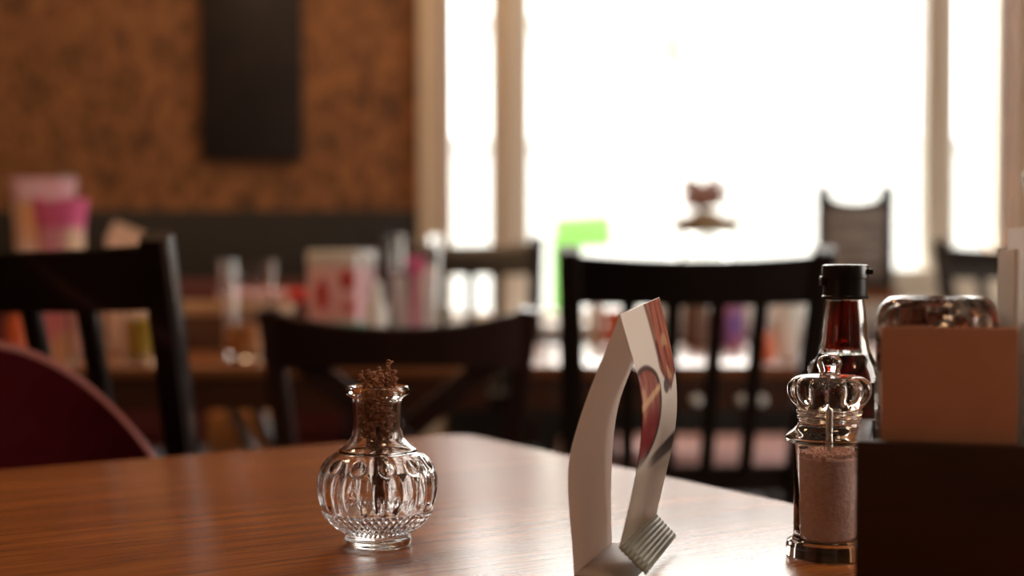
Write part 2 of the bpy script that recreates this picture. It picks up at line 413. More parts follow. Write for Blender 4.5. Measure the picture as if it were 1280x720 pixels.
# ------------------------------------------------------------------ far tables
def far_table(label, x0, x1, y0, y1, style):
    cx, cy = (x0+x1)/2, (y0+y1)/2; w, d = x1-x0, y1-y0
    t = thing('dining_table', label, 'table', (cx, cy, 0))
    obj('tabletop', slab(NB(), rrect(-w/2, w/2, -d/2, d/2, .02), .725, .75, .004), M['far_table'], t, angle=60)
    b = NB()
    for sy in (-1, 1): box(b, (0, sy*(d/2-.012), .696), (w-.03, .018, .057))
    for sx in (-1, 1): box(b, (sx*(w/2-.03), 0, .696), (.018, d-.06, .057))
    obj('apron', b, M['table_edge'], t)
    if style == 'chrome':
        for sx in (-1, 1):
            for sy in (-.085, .12):
                b = NB(); tube(b, [(sx*.215, sy, .727), (sx*.55, sy, 0)], .013, 16)
                obj('leg', b, M['chrome'], t)['label'] = 'slanting chrome leg'
    else:
        for sx in (-1, 1):
            b = NB(); box(b, (sx*w*.3, .08, .35), (.07, .07, .70), bevel=.005); box(b, (sx*w*.3, .08, .02), (.06, d*.7, .04), bevel=.006)
            obj('leg', b, M['dark_wood'], t)
    return t
far_table('long wooden table at the back left, set with glasses and cartons', -1.60, -.03, 2.62, 3.25, 'chrome')
tb = far_table('wooden table at the back under the window, glaring in daylight', .0, .92, 2.62, 3.25, 'post')
for x in (-.10, -.015, .02):  # white discs stand in for blurred glints beneath the table
    b = NB(); lathe(b, [(0, -.011), (.006, -.009), (.010, -.003), (.011, .0)], 14)
    for v in b.verts: v.co = Vector((v.co.x, v.co.z, v.co.y))
    o = obj('glint_disc', b, M['white'], tb); o.location = (x-.02, -.315+.003, .685)

# ------------------------------------------------------------------ chairs
def make_slat_chair(label):
    t = thing('slat_back_chair', label, 'chair')
    D = M['dark_wood']
    def px(z): return .186 + (.020*(z-.45)/.51 if z > .45 else 0)
    def py(z): return -.20 - (.18*((z-.45)/.51)**1.1 if z > .45 else -.0) - (.05*(1-z/.45) if z < .45 else 0)
    zs = [0, .2, .40, .50, .60, .70, .80, .90, .965]
    for s in (-1, 1):
        obj('rear_leg', bar(NB(), [(s*px(z), py(z), z) for z in zs], [.028, .032, .038, .040, .040, .039, .038, .037, .036], .034), D, t)
        obj('front_leg', bar(NB(), [(s*.19, .19, 0), (s*.19, .19, .425)], [.028, .036], .034), D, t)
    # crest rail, slightly dished top edge, bowed backwards
    b = NB(); n = 16; rows = []
    for k in range(n+1):
        u = -1+2*k/n; x = u*(px(.92)-.008)
        top = .946+.009*u*u; bot = .872+.003*u*u
        bow = -.022*(1-u*u)
        rows.append([b.verts.new((x, py(z)+bow+dy, z)) for z, dy in ((bot, -.010), (top-.004, -.010), (top, -.006), (top, .006), (top-.004, .010), (bot, .010))])
    for a, c in zip(rows, rows[1:]):
        for k in range(6): b.faces.new((a[k], a[(k+1) % 6], c[(k+1) % 6], c[k]))
    b.faces.new(rows[0]); b.faces.new(list(reversed(rows[-1])))
    obj('crest_rail', b, D, t)
    b = NB()
    bar(b, [(-px(.57), py(.57), .57), (0, py(.57)-.012, .57), (px(.57), py(.57), .57)], .045, .02, Vector((0, 0, 1)))
    obj('lower_rail', b, D, t)
    for k in range(4):
        u = (k-1.5)*.36
        pts = []
        for z in (.585, .65, .72, .80, .885):
            bow = -.012-.010*(z-.57)/.35
            pts.append((u*px(z)*.98, py(z)+bow*(1-u*u), z))
        obj('slat', bar(NB(), pts, .024, .018), D, t)
    b = NB(); slab(b, rrect(-.215, .215, -.20, .225, .03), .425, .465, .012); obj('seat', b, M['seat_black'], t)
    b = NB(); box(b, (0, .19, .395), (.35, .02, .05)); box(b, (0, -.19, .395), (.34, .02, .05))
    for s in (-1, 1): box(b, (s*.19, 0, .395), (.02, .36, .05))
    obj('seat_frame', b, D, t)
    for s in (-1, 1):
        obj('stretcher', bar(NB(), [(s*.188, -.225, .2), (s*.19, .19, .2)], .018, .025, Vector((0, 0, 1))), D, t)
    return t
ch = make_slat_chair('black slat-back chair right behind the curved menu card')
ch.location = (.298, 2.68, 0)
c2 = copy_tree(ch); c2.location = (-.142, 3.30, 0); c2.scale = (1, 1, 1.032); c2.rotation_euler.z = PI
c2['label'] = 'dark slat-back chair at the back beside the window, partly behind the tall glass jar'
c3 = copy_tree(ch); c3.location = (1.295, 3.24, 0); c3.rotation_euler.z = PI; c3.scale = (1, 1, 1.02)
c3['label'] = 'dark slat-back chair far right, seen beyond the tan card box'
c4 = copy_tree(ch); c4.location = (-.574, 2.13, 0); c4.rotation_euler.z = rad(-9); c4.scale = (1, 1, 1.015)
c4['label'] = 'black slat-back chair at left, turned sideways, lit along its post'
for c in (ch, c2, c3, c4): c['group'] = 'slat-back dining chairs'

def make_cross_chair():
    t = thing('cross_back_chair', 'dark brown cross-back chair with dished top rail behind the bud vase', 'chair')
    D = M['brown_wood']
    def px(z): return .165 + (.045*(z-.45)/.43 if z > .45 else 0)
    def py(z): return -.19 - (.075*((z-.45)/.43) if z > .45 else 0)
    zs = [0, .22, .42, .52, .62, .72, .80, .868]
    for s in (-1, 1):
        obj('rear_leg', bar(NB(), [(s*px(z), py(z), z) for z in zs], [.026, .03, .032, .034, .034, .034, .034, .034], .026), D, t)
        obj('front_leg', bar(NB(), [(s*.18, .19, 0), (s*.18, .19, .425)], [.028, .034], .032), D, t)
    b = NB(); n = 18; rows = []
    for k in range(n+1):
        u = -1+2*k/n; x = u*(px(.84)+.004)
        top = .840+.028*u*u; bot = .776-.006*u*u
        bow = -.03*(1-u*u)
        rows.append([b.verts.new((x, py(z)+bow+dy, z)) for z, dy in ((bot, -.010), (top-.005, -.010), (top, -.005), (top, .005), (top-.005, .010), (bot, .010))])
    for a, c in zip(rows, rows[1:]):
        for k in range(6): b.faces.new((a[k], a[(k+1) % 6], c[(k+1) % 6], c[k]))
    b.faces.new(rows[0]); b.faces.new(list(reversed(rows[-1])))
    obj('crest_rail', b, D, t)
    for s in (-1, 1):
        pts = []
        for k in range(9):
            u = k/8; z = .785-.255*u; x = s*(-1+2*u)*(.155-.02*u)
            pts.append((x, py(z)-.022*math.sin(PI*u)-.004*s, z))
        obj('cross_bar', bar(NB(), pts, .038, .010), D, t)
    obj('lower_rail', bar(NB(), [(-px(.52), py(.52), .52), (px(.52), py(.52), .52)], .04, .02, Vector((0, 0, 1))), D, t)
    b = NB(); slab(b, rrect(-.20, .20, -.19, .215, .05), .425, .465, .010); obj('seat', b, D, t)
    for s in (-1, 1):
        obj('stretcher', bar(NB(), [(s*.168, -.19, .2), (s*.18, .19, .2)], .018, .022, Vector((0, 0, 1))), D, t)
    return t
cc = make_cross_chair(); cc.location = (-.196, 2.55, 0); cc.rotation_euler.z = rad(3)

# burgundy upholstered chair beyond the table's left edge
t = thing('upholstered_chair', 'burgundy upholstered chair with rounded back at the left table edge', 'chair', (-.534, 1.497, 0), math.atan2(V.y, V.x)-PI/2)
# local +y faces the table
b = NB(); nu, nz = 36, 22
def shell(u, w, side):
    """u -1..1 across, w 0..1 up"""
    hw = .235*math.sqrt(max(0, 1-(w**2.3)))
    x = u*hw
    z = .44+.410*w
    y = -.10-.06*w+.30*(abs(x)/.235)**2.4*(1-.35*w)*.55
    return Vector((x, y+(.0 if side else -.035*(1-.3*w)), z))
def grid_shell(bm, side):
    g = []
    for j in range(nz+1):
        w = math.sin(j/nz*PI/2)
        g.append([bm.verts.new(shell(-1+2*i/nu, w, side)) for i in range(nu+1)])
    return g
gf, gb_ = grid_shell(b, True), grid_shell(b, False)
for j in range(nz):
    for i in range(nu):
        b.faces.new((gf[j][i], gf[j][i+1], gf[j+1][i+1], gf[j+1][i])); b.faces.new((gb_[j][i+1], gb_[j][i], gb_[j+1][i], gb_[j+1][i+1]))
for j in range(nz):
    for e in (0, nu): b.faces.new((gf[j][e], gf[j+1][e], gb_[j+1][e], gb_[j][e]))
for i in range(nu): b.faces.new((gf[0][i], gb_[0][i], gb_[0][i+1], gf[0][i+1])); b.faces.new((gf[nz][i], gf[nz][i+1], gb_[nz][i+1], gb_[nz][i]))
bmesh.ops.remove_doubles(b, verts=b.verts, dist=.0004)
bk = obj('backrest', b, M['burgundy'], t, angle=50)
b = NB(); pts = []
for k in range(61):
    a = -PI/2+PI*k/60
    w = math.cos(a)
    w = min(1, w); u = -1 if k < 30 else 1
    p = shell(u, max(0, w), True); q = shell(u, max(0, w), False)
    pts.append((p+q)/2 + Vector((0, 0, .002)))
tube(b, pts, .007, 8); obj('lit_piping', b, M['lit_pipe'], bk)
b = NB(); slab(b, rrect(-.22, .22, -.13, .27, .08), .40, .48, .025); obj('seat', b, M['burgundy'], t)
for sx in (-1, 1):
    for sy in (-1, 1):
        b = NB(); tube(b, [(sx*.21, .07+sy*.18, 0), (sx*.16, .07+sy*.13, .405)], [.010, .016], 12); obj('leg', b, M['dark_wood'], t)

# ------------------------------------------------------------------ back-wall furniture
t = thing('banquette', 'long burgundy wall bench beneath the dark wainscot', 'bench', (-1.55, 3.67, 0))
b = NB(); box(b, (0, .24, .66), (2.2, .12, .45), bevel=.03, seg=4); obj('back_cushion', b, M['bench_red'], t)
b = NB(); box(b, (0, -.02, .39), (2.2, .44, .10), bevel=.03, seg=4); obj('seat_cushion', b, M['bench_red'], t)
b = NB(); box(b, (0, .05, .17), (2.18, .34, .34)); obj('base', b, M['wainscot'], t)
b = NB(); slab(b, rrect(-.141, .141, 0, .74, .02), 0, .024, .004)
for v in b.verts: v.co = Vector((v.co.x, -v.co.z, v.co.y))
single('wall_board', b, M['board'], 'tall dark board with rounded corners hanging on the brown wallpaper', 'board', (-.727, WY-.001, 1.215))
b = NB(); box(b, (0, 0, .05), (.15, .12, .10), bevel=.004)
single('cardboard_box', b, M['brownbox'], 'small orange-brown box on the wall bench, under the back left table', 'box', (-.68, 3.56, .4592))
b = NB(); box(b, (0, 0, .009), (.32, .2, .018), bevel=.006)
single('folded_cloth', b, M['blue'], 'folded blue cloth on the wall bench, beneath the small brown box', 'cloth', (-.74, 3.56, .4405))
t = thing('padded_bench', 'low pale bench with dusty pink cushion under the back window table', 'bench', (.48, 3.44, 0))
b = NB(); slab(b, rrect(-.36, .36, -.08, .24, .04), .44, .49, .018); obj('cushion', b, M['pink_seat'], t)
b = NB(); slab(b, rrect(-.37, .37, -.26, .26, .02), .41, .44, .006); obj('seat_board', b, M['white_sill'], t)
for sx in (-1, 1):
    for sy in (-1, 1):
        b = NB(); box(b, (sx*.33, sy*.21, .205), (.04, .04, .41), bevel=.003); obj('leg', b, M['white_sill'], t)

# ------------------------------------------------------------------ things on the sill
SZ = .8295
t = thing('chalkboard_sign', 'small dark chalkboard sign with scooped top on the window sill', 'sign', (.930, 3.86, SZ), rad(-4)); t.scale = (1.13, 1, 1.06)
W = .091
out = [(-W, .025), (W, .025), (W, .285), (W-.018, .300), (W-.028, .293)]
for k in range(13):
    a = PI*k/12
    out.append((math.cos(a)*(W-.030), .278-.030*math.sin(a)**.7 if 0 < k < 12 else .285))
out += [(-W+.028, .293), (-W+.018, .300), (-W, .285)]
b = NB(); prism(b, out, -.008, .008); obj('frame', b, M['slate_frame'], t, smooth=False)
b = NB(); box(b, (0, -.0085, .143), (.148, .004, .195), bevel=.001); fr = obj('slate', b, M['slate'], t)
rr = random.Random(3)
for row, (z, h, n, w) in enumerate(((.215, .030, 7, .058), (.163, .022, 9, .056), (.124, .016, 11, .060), (.095, .014, 10, .05), (.07, .012, 8, .045))):
    b = NB()
    for k in range(n):
        x = -w+2*w*(k+.5)/n
        kind = rr.randint(0, 3); hw = w/n*.62
        P = {0: [(-1, -1), (-1, 1), (1, -1), (1, 1)], 1: [(-1, -1), (0, 1), (1, -1)], 2: [(1, 1), (-1, 1), (-1, 0), (1, 0), (1, -1), (-1, -1)], 3: [(-1, 1), (-1, -1), (1, -1), (1, 1), (-1, 1)]}[kind]
        tube(b, [(x+a*hw, -.0112, z+c*h/2) for a, c in P], .0017, 5)
    obj('chalk_writing', b, M['chalk'], fr)
b = NB(); box(b, (0, 0, .0125), (.205, .06, .025), bevel=.003); obj('foot', b, M['stand_wood'], t)['label'] = 'brown wooden foot'
b = NB(); lathe(b, shellprof([(.070, 0), (.074, .004), (.076, .178), (.074, .184)], .006, .008), 40, caps=False)
single('plant_stand', b, M['glass'], 'clear round glass stand on the sill, beneath the flower bowl', 'stand', (.527, 3.87, SZ))
t = thing('flower_bowl', 'shallow tan bowl holding a small pink blossom, before the window', 'flower bowl', (.527, 3.87, SZ+.1885))
b = NB(); lathe(b, [(.07, -.004), (.088, .0), (.099, .024), (.100, .034), (.096, .034), (.06, .024), (0, .022)], 40); obj('bowl', b, M['bowl'], t)
b = NB(); rr = random.Random(5)
lathe(b, [(.085, .026), (.06, .040), (.03, .052), (0, .058)], 20); obj('soil', b, M['bowl'], t)
b = NB(); tube(b, [(-.015, 0, .04), (-.02, 0, .065), (-.005, 0, .09)], [.020, .017, .017], 8); tube(b, [(-.018, 0, .06), (-.045, 0, .085)], [.008, .006], 6); obj('stem', b, M['stem'], t)
b = NB()
for k in range(40):
    p = Vector((-.004+.045*rr.uniform(-1, 1), .025*rr.uniform(-1, 1), .102+.030*rr.uniform(-1, 1)))
    r = bmesh.ops.create_icosphere(b, subdivisions=1, radius=.018+.006*rr.random())
    q = Matrix.Translation(p) @ Matrix.Rotation(rr.uniform(0, 6), 4, 'Z') @ Matrix.Rotation(rr.uniform(-.8, .8), 4, 'X') @ Matrix.Diagonal((1.25, .9, .55, 1))
    for v in r['verts']: v.co = q @ v.co
obj('blossom', b, M['petal'], t)

# ------------------------------------------------------------------ things on the far tables
TZ = .75
def tumbler(name, label, x, y, rb, rt, h, th=.003, group=None, cat='glass'):
    o = [(rb-.003, 0), (rb, .003)] + [(rb+(rt-rb)*k/8, .003+(h-.003)*k/8) for k in range(1, 9)]
    return single(name, lathe(NB(), shellprof(o, th, .012), 40, caps=False), M['glass'], label, cat, (x, y, TZ), group=group)
tumbler('drinking_glass', 'tall clear tumbler on the back left table, left of the red-tipped roll', -.517, 2.775, .043, .057, .195, .0055)
b = NB(); lathe(b, [(0, .014), (.0385, .0145), (.042, .07), (0, .07)], 32)
single('drink', b, M['orange'], 'pale orange drink low in the tall clear tumbler', 'drink', (-.517, 2.775, TZ))
tumbler('drinking_glass', 'clear glass of yellow drink behind the left slat-back chair', -.70, 2.70, .034, .042, .165)
b = NB(); lathe(b, [(0, .014), (.0295, .0145), (.034, .085), (0, .085)], 32)
single('drink', b, M['yellow'], 'yellow drink in the glass seen through the left chair', 'drink', (-.70, 2.70, TZ))
for k, (dx, tl) in enumerate(((-.022, -8), (.022, 8))):
    b = NB(); tube(b, [(dx*.1, .004*(k*2-1), .09), (dx*.95, .004*(k*2-1), .20)], .003, 8)
    single('drinking_straw', b, M['paper'], ['pale straw leaning left', 'pale straw leaning right'][k] + ' in the yellow drink', 'straw', (-.70, 2.70, TZ), group='straws in the yellow drink')
tumbler('glass_jar', 'gleaming clear glass seen between slats of the left chair', -.815, 2.72, .03, .034, .15, .004)
t = thing('wooden_crate', 'low wooden crate with pale rim on the back left table', 'crate', (-.64, 3.10, TZ))
b = NB(); box(b, (0, 0, .006), (.30, .16, .012))
for sy in (-1, 1): box(b, (0, sy*.076, .042), (.30, .010, .066))
for sx in (-1, 1): box(b, (sx*.145, 0, .042), (.010, .142, .066))
obj('box_body', b, M['crate_dark'], t, smooth=False)
b = NB()
for sy in (-1, 1): box(b, (0, sy*.076, .0885), (.31, .014, .025), bevel=.003)
for sx in (-1, 1): box(b, (sx*.148, 0, .0885), (.014, .138, .025), bevel=.003)
obj('rim', b, M['crate_light'], t)
t = thing('rolled_packet', 'pale roll with a red tip lying across the wooden crate', 'packet', (-.53, 3.06, TZ+.1155), rad(10))
b = NB(); tube(b, [(-.10, 0, .004), (.045, 0, .002)], .013, 16); obj('roll', b, M['pale_pink'], t)
b = NB(); tube(b, [(.045, 0, .002), (.085, 0, .0), (.092, 0, .0)], [.015, .015, .010], 16); obj('red_tip', b, M['red_plastic'], t)['label'] = 'red tip'
# carton
t = thing('carton', 'white carton with red print and teal band on the back left table', 'carton', (-.345, 2.88, TZ), rad(-24))
b = NB(); box(b, (0, 0, .10), (.115, .08, .20), bevel=.005)
obj('carton_body', b, M['pale_pink'], t)
b = NB(); box(b, (0, 0, .196), (.118, .083, .034), bevel=.006); obj('lid', b, M['white'], t)['label'] = 'white lid'
b = NB(); box(b, (0, 0, .05), (.117, .082, .045), bevel=.004); obj('printed_band', b, M['teal'], t)['label'] = 'teal band'
for x, z, rx, rz_ in ((-.022, .125, .014, .034), (.036, .155, .016, .022), (.04, .10, .010, .014)):
    b = NB(); lathe(b, [(1, -.0), (.9, .6), (0, 1)], 20)
    for v in b.verts: v.co = Vector((v.co.x*rx+x, -.0402-.0012*v.co.z, v.co.y*rz_+z))
    obj('printed_motif', b, M['red_plastic'], t)['label'] = 'red printed spot'
b = NB(); lathe(b, [(0, 0), (.018, .001), (.021, .01), (.021, .10), (.012, .118), (.009, .15), (0, .155)], 28)
single('squeeze_bottle', b, M['white'], 'small glossy white bottle right of the white carton', 'bottle', (-.262, 2.76, TZ))
o_ = [(.046, 0), (.05, .004), (.051, .02), (.047, .05), (.048, .10), (.050, .15), (.054, .20), (.056, .245)]
single('glass_jar', lathe(NB(), shellprof(o_, .0055, .012), 40, caps=False), M['glass'], 'tall clear glass jar holding packets, before the dark far chair', 'jar', (-.196, 2.86, TZ))
for k, (dx, dy, hh, m, lb, tx, ty) in enumerate(((-.02, .0, .15, 'paper', 'cream packet standing at left inside the tall glass jar', .06, -.06), (.018, .004, .17, 'white', 'white packet standing at right inside the tall glass jar', -.05, .08), (.0, -.016, .188, 'pink', 'bright pink packet standing in the middle of the tall glass jar', .03, .02))):
    b = NB(); box(b, (0, 0, hh/2), (.03, .006, hh), bevel=.0015)
    if m == 'pink':
        b.free(); b = NB(); box(b, (0, 0, .075), (.012, .006, .15), bevel=.001); box(b, (0, 0, .17), (.036, .008, .036), bevel=.003)
    single('paper_packet', b, M[m], lb, 'packet', (-.196+dx, 2.86+dy, TZ+.014), (tx*.5, ty, 0), group='packets in the tall glass jar')
# far left
def flared(bm, w0, d0, w1, d1, h, th=.003, wav=0):
    def ring(w, d, z):
        return [bm.verts.new((w/2*math.copysign(abs(math.cos(a))**.55, math.cos(a)), d/2*math.copysign(abs(math.sin(a))**.55, math.sin(a)), z+wav*math.sin(5*a))) for a in [2*PI*k/40 for k in range(40)]]
    rows = [ring(w0, d0, 0)]
    for k in range(1, 9): rows.append(ring(w0+(w1-w0)*k/8, d0+(d1-d0)*k/8, h*k/8))
    for v in rows[0]: v.co.z = 0
    rows.append(ring(w1-2*th, d1-2*th, h)); rows.append(ring(w0, d0, h*.2))
    for a, c in zip(rows, rows[1:]):
        for k in range(40): bm.faces.new((a[k], a[(k+1) % 40], c[(k+1) % 40], c[k]))
    bm.faces.new(list(reversed(rows[0]))); bm.faces.new(rows[-1])
    return bm
t = thing('paper_tub', 'tall pastel paper tub with pink rim, far left on the back table', 'tub', (-.965, 2.93, TZ), rad(8))
obj('tub_body', flared(NB(), .085, .075, .118, .09, .345), M['pastel'], t)
obj('rim', flared(NB(), .124, .096, .138, .102, .035).copy() if False else (lambda b: (flared(b, .121, .093, .135, .10, .045), [setattr(v.co, 'z', v.co.z+.315) for v in b.verts], b)[2])(NB()), M['pale_pink'], t)
b = NB(); box(b, (.042, .035, .34), (.035, .004, .06), bevel=.001); obj('tag_card', b, M['grey_paper'], t)
t = thing('paper_tub', 'shorter pink paper tub in front of the tall pastel tub', 'tub', (-.885, 2.79, TZ), rad(-6))
obj('tub_body', flared(NB(), .07, .06, .085, .07, .265), M['pastel2'], t)
obj('rim', (lambda b: (flared(b, .086, .071, .10, .075, .055, wav=.004), [setattr(v.co, 'z', v.co.z+.258) for v in b.verts], b)[2])(NB()), M['pink'], t)
b = NB(); prism(b, [(-.045, 0), (.045, 0), (.045, .245), (-.028, .275), (-.045, .24)], -.004, .004)
single('menu_sheet', b, M['kraft_edge'], 'tan card with slanted top edge beside the pink tub', 'card', (-.79, 2.93, TZ), (rad(-4), 0, rad(10)), smooth=False)
b = NB(); lathe(b, [(0, 0), (.024, .001), (.026, .01), (.026, .07), (.018, .095), (.026, .11), (.024, .135), (.01, .15), (0, .15)], 28)
single('sauce_bottle', b, M['orange_red'], 'orange-red bottle seen through slats of the left chair', 'bottle', (-.935, 2.70, TZ))
# right far table
b = NB(); lathe(b, [(0, 0), (.02, .001), (.027, .02), (.025, .05), (.028, .085), (.026, .085), (.022, .05), (0, .04)], 28)
single('small_cup', b, M['orange_red'], 'small orange-red cup on the back window table, left of the menu card', 'cup', (.225, 3.03, TZ))
b = NB(); lathe(b, [(0, 0), (.012, .001), (.015, .01), (.015, .07), (.017, .085), (.012, .104), (0, .108)], 24)
single('shaker', b, M['white'], 'shiny white shaker beside the small orange-red cup', 'shaker', (.182, 3.05, TZ))
t = thing('jar', 'brown jar with orange lid seen between slats of the black chair', 'jar', (.405, 3.13, TZ))
b = NB(); lathe(b, [(0, 0), (.026, .001), (.028, .01), (.028, .085), (.024, .092), (0, .092)], 28); obj('jar_body', b, M['crate_dark'], t)
b = NB(); lathe(b, [(.025, .092), (.026, .094), (.026, .108), (.022, .112), (0, .112)], 28); obj('lid', b, M['brownbox'], t)
b = NB(); box(b, (0, 0, .06), (.045, .035, .12), bevel=.003)
single('carton', b, M['purple'], 'small purple and red carton on the back window table', 'carton', (.487, 3.14, TZ), (0, 0, rad(20)))
b = NB(); lathe(b, [(0, 0), (.014, .001), (.018, .02), (.019, .055), (.017, .055), (.014, .02), (0, .01)], 24)
single('small_cup', b, M['white'], 'white cup beside the small purple carton', 'cup', (.545, 3.15, TZ))
b = NB(); box(b, (0, 0, .056), (.058, .05, .112), bevel=.006)
single('napkin_box', b, M['white'], 'plain white box on the back window table, nearest the right chair post', 'box', (.556, 2.82, TZ), (0, 0, rad(12)))
b = NB(); lathe(b, [(0, 0), (.018, .001), (.022, .02), (.016, .05), (.012, .06), (0, .06)], 24)
single('pepper_pot', b, M['orange_red'], 'low reddish pot left of the plain white box', 'pot', (.487, 2.74, TZ))

# ------------------------------------------------------------------ bud vase
VX, VY = -.0964, 1.017
ctrl = [(.0225, 0), (.0237, .0015), (.0238, .005), (.0225, .0075), (.0262, .0105), (.0330, .016), (.0385, .023), (.0392, .0245), (.0394, .0255), (.0412, .031),
        (.0426, .038), (.0429, .044), (.0420, .051), (.0396, .057), (.0360, .0618), (.0318, .0648), (.0283, .0662), (.0276, .0675), (.0276, .0688), (.0262, .0696),
        (.0226, .0725), (.0196, .0765), (.0180, .081), (.0174, .087), (.0174, .098), (.0178, .1045), (.0200, .1065), (.0222, .1080), (.0226, .1102), (.0222, .1128), (.0212, .1140)]
def resample(c, m):
    # Catmull-Rom through the control points
    out = []
    P = [c[0]] + list(c) + [c[-1]]
    for i in range(1, len(P)-2):
        for k in range(m):
            t = k/m
            out.append(tuple(.5*((2*P[i][d]) + (-P[i-1][d]+P[i+1][d])*t + (2*P[i-1][d]-5*P[i][d]+4*P[i+1][d]-P[i+2][d])*t*t + (-P[i-1][d]+3*P[i][d]-3*P[i+1][d]+P[i+2][d])*t**3) for d in range(len(c[0]))))
    out.append(tuple(c[-1])); return out
outer = resample(ctrl, 5)
innerc = [(.0170, .113), (.0150, .108), (.0145, .098), (.0146, .087), (.0152, .081), (.0170, .0755), (.0205, .071), (.0250, .067), (.0310, .0615), (.0355, .056), (.0383, .050), (.0392, .044), (.0388, .038), (.0370, .030), (.0335, .022), (.0270, .0155), (.018, .0125), (.008, .0115)]
inner = resample(innerc, 3)
NT = 384; NO = len(outer)
def vase_f(t, i, r, z):
    if i >= NO: return r
    d = 0
    if .0268 < z < .0560:                        # tall oval facets
        w = min(1, (z-.0268)/.004, (.0560-z)/.006)
        a = (t*24/(2*PI)) % 1-.5
        zz = (z-.041)/.016
        e = (a/.44)**2 + zz**2
        d += .0011*w*max(0, 1-e)**.5 - .0006*w
    if .054 < z < .0665:                         # round thumbprints on the shoulder
        a = ((t*12/(2*PI)) % 1-.5)*(2*PI*.036/12)
        e = (a/.0042)**2+((z-.0595)/.0042)**2
        if e < 1: d += -.0014*(1-e)
        elif e < 1.9: d += .0004
    if .008 < z < .0262:                         # diamond lattice
        w = min(1, (z-.008)/.002, (.0262-z)/.001)
        ph = z/.0034
        a = 48*t/(2*PI)
        g = abs(math.sin(PI*(a+ph*.5)))*abs(math.sin(PI*(a-ph*.5)))
        d += .0024*w*(g**.6-.5)
    return r+d
prof = [(0, .0012), (.018, .0012)] + outer + inner + [(0, .0112)]
def vf(t, i, r, z):
    return vase_f(t, i-2, r, z) if 2 <= i < 2+NO else r
# finer rows in the patterned zone
fine = []
for (a, b_) in zip(prof, prof[1:]):
    fine.append(a)
    if .008 < a[1] < .067 and a[0] > .02 and len(fine) < 400 and (a in outer):
        fine.append(((a[0]+b_[0])/2, (a[1]+b_[1])/2))
fine.append(prof[-1])
n_outer_end = max(i for i, p in enumerate(fine) if p == outer[-1])
def vf2(t, i, r, z): return vase_f(t, 0, r, z) if 2 <= i <= n_outer_end else r
b = lathe(NB(), fine, NT, caps=False, f=vf2)
single('bud_vase', b, M['glass'], 'round pressed-glass bud vase with narrow neck on the foreground table', 'vase', (VX, VY, TZ+.0003), angle=70)
# dried flower
t = thing('dried_flower', 'brown dried flower sprig standing in the glass bud vase', 'dried flower', (VX, VY, TZ))
rr = random.Random(11)
b = NB()
tube(b, [(.004, .002, .0135), (.003, 0, .04), (.001, 0, .07), (0, 0, .10)], [.0016, .002, .0022, .001], 8)
tube(b, [(-.010, .003, .018), (-.002, 0, .048), (0, .001, .07)], [.0009, .0013, .0012], 7)
tube(b, [(.014, -.004, .022), (.006, 0, .045), (.001, .001, .07)], [.0009, .0012, .0012], 7)
for k in range(14):
    a = rr.uniform(0, 6.28); z = rr.uniform(.03, .062); l = rr.uniform(.006, .014)
    tube(b, [(.002, 0, z), (.002+l*math.cos(a), l*math.sin(a), z-.004+rr.uniform(-.006, .008))], [.0007, .0004], 5)
obj('stem', b, M['stem'], t)
b = NB()
def blob(p, r):
    q = bmesh.ops.create_icosphere(b, subdivisions=1, radius=r)
    mt = Matrix.Translation(p) @ Matrix.Rotation(rr.uniform(0, 6), 4, 'Z') @ Matrix.Rotation(rr.uniform(0, 3), 4, 'X') @ Matrix.Diagonal((1.5, .8, .7, 1))
    for v in q['verts']: v.co = mt @ (v.co*(1+.25*rr.uniform(-1, 1)))
for k in range(620):
    z = .064+.052*rr.random()**.8
    rm = min(.0128, .0045+(z-.062)*.45)
    a = rr.uniform(0, 6.28); r_ = rm*math.sqrt(rr.random())
    blob(Vector((r_*math.cos(a), r_*math.sin(a), z)), .0011+.0008*rr.random())
tips = [(.0085, -.004, .1325), (-.006, -.002, .1255), (.001, .003, .127), (.0125, .001, .125), (-.012, 0, .122), (.004, -.006, .1225), (-.0095, -.005, .119), (.013, -.003, .1195), (-.001, -.008, .119), (-.003, .007, .123)]
for tx, ty, tz in tips:
    base = Vector((tx*.45, ty*.45, .106)); tip = Vector((tx, ty, tz))
    for k in range(15):
        u = k/14; p = base.lerp(tip, u)
        for j in range(3): blob(p+Vector((rr.uniform(-1, 1), rr.uniform(-1, 1), rr.uniform(-1, 1)))*.0018*(1.25-u), .0010+.0005*rr.random())
    for s in range(3):
        u = rr.uniform(.45, .9); p = base.lerp(tip, u); d = Vector((rr.uniform(-1, 1), rr.uniform(-.6, .6), rr.uniform(.3, 1))).normalized()
        for j in range(5): blob(p+d*.0012*j, .0009)
obj('flower_head', b, M['dried'], t)

# ------------------------------------------------------------------ folded table card
Rgt = Vector((1, 0, 0)); Fwd = Vector((0, math.cos(PITCH), -math.sin(PITCH))); Up = Vector((0, math.sin(PITCH), math.cos(PITCH)))
EYE = Vector((0, 0, CAMZ))
E = Vector((.3, .954, 0)).normalized(); N = Vector((.954, -.3, 0)).normalized()
A0 = Vector((.0398, .9185, .75)); B0 = A0 + E*.108
def on(px_, py_, base):           # a measured outline point, laid onto the card's end plane
    d = Fwd + Rgt*((px_-640)/F) + Up*((360-py_)/F)
    s = (base-EYE).dot(E)/d.dot(E)
    return EYE + d*s
def curve(pts, base, m=8): 
    P = [tuple(on(x, y, base)) for x, y in pts]
    return [Vector(p) for p in resample(P, m)]
nearL = curve([(774.5, 393), (757, 438), (736.6, 489), (721, 535), (712, 571), (710, 607), (712, 645), (715, 679), (717.5, 722)], A0)
farL = curve([(824, 371.5), (809, 412), (793, 452), (775, 500), (767.5, 541), (765, 576), (764, 610), (764, 645), (765, 680)], B0)
nearR = curve([(774.5, 393), (786, 432), (795, 462), (801, 489), (803, 520), (801, 552), (796, 586), (785, 640), (774, 685)], A0)
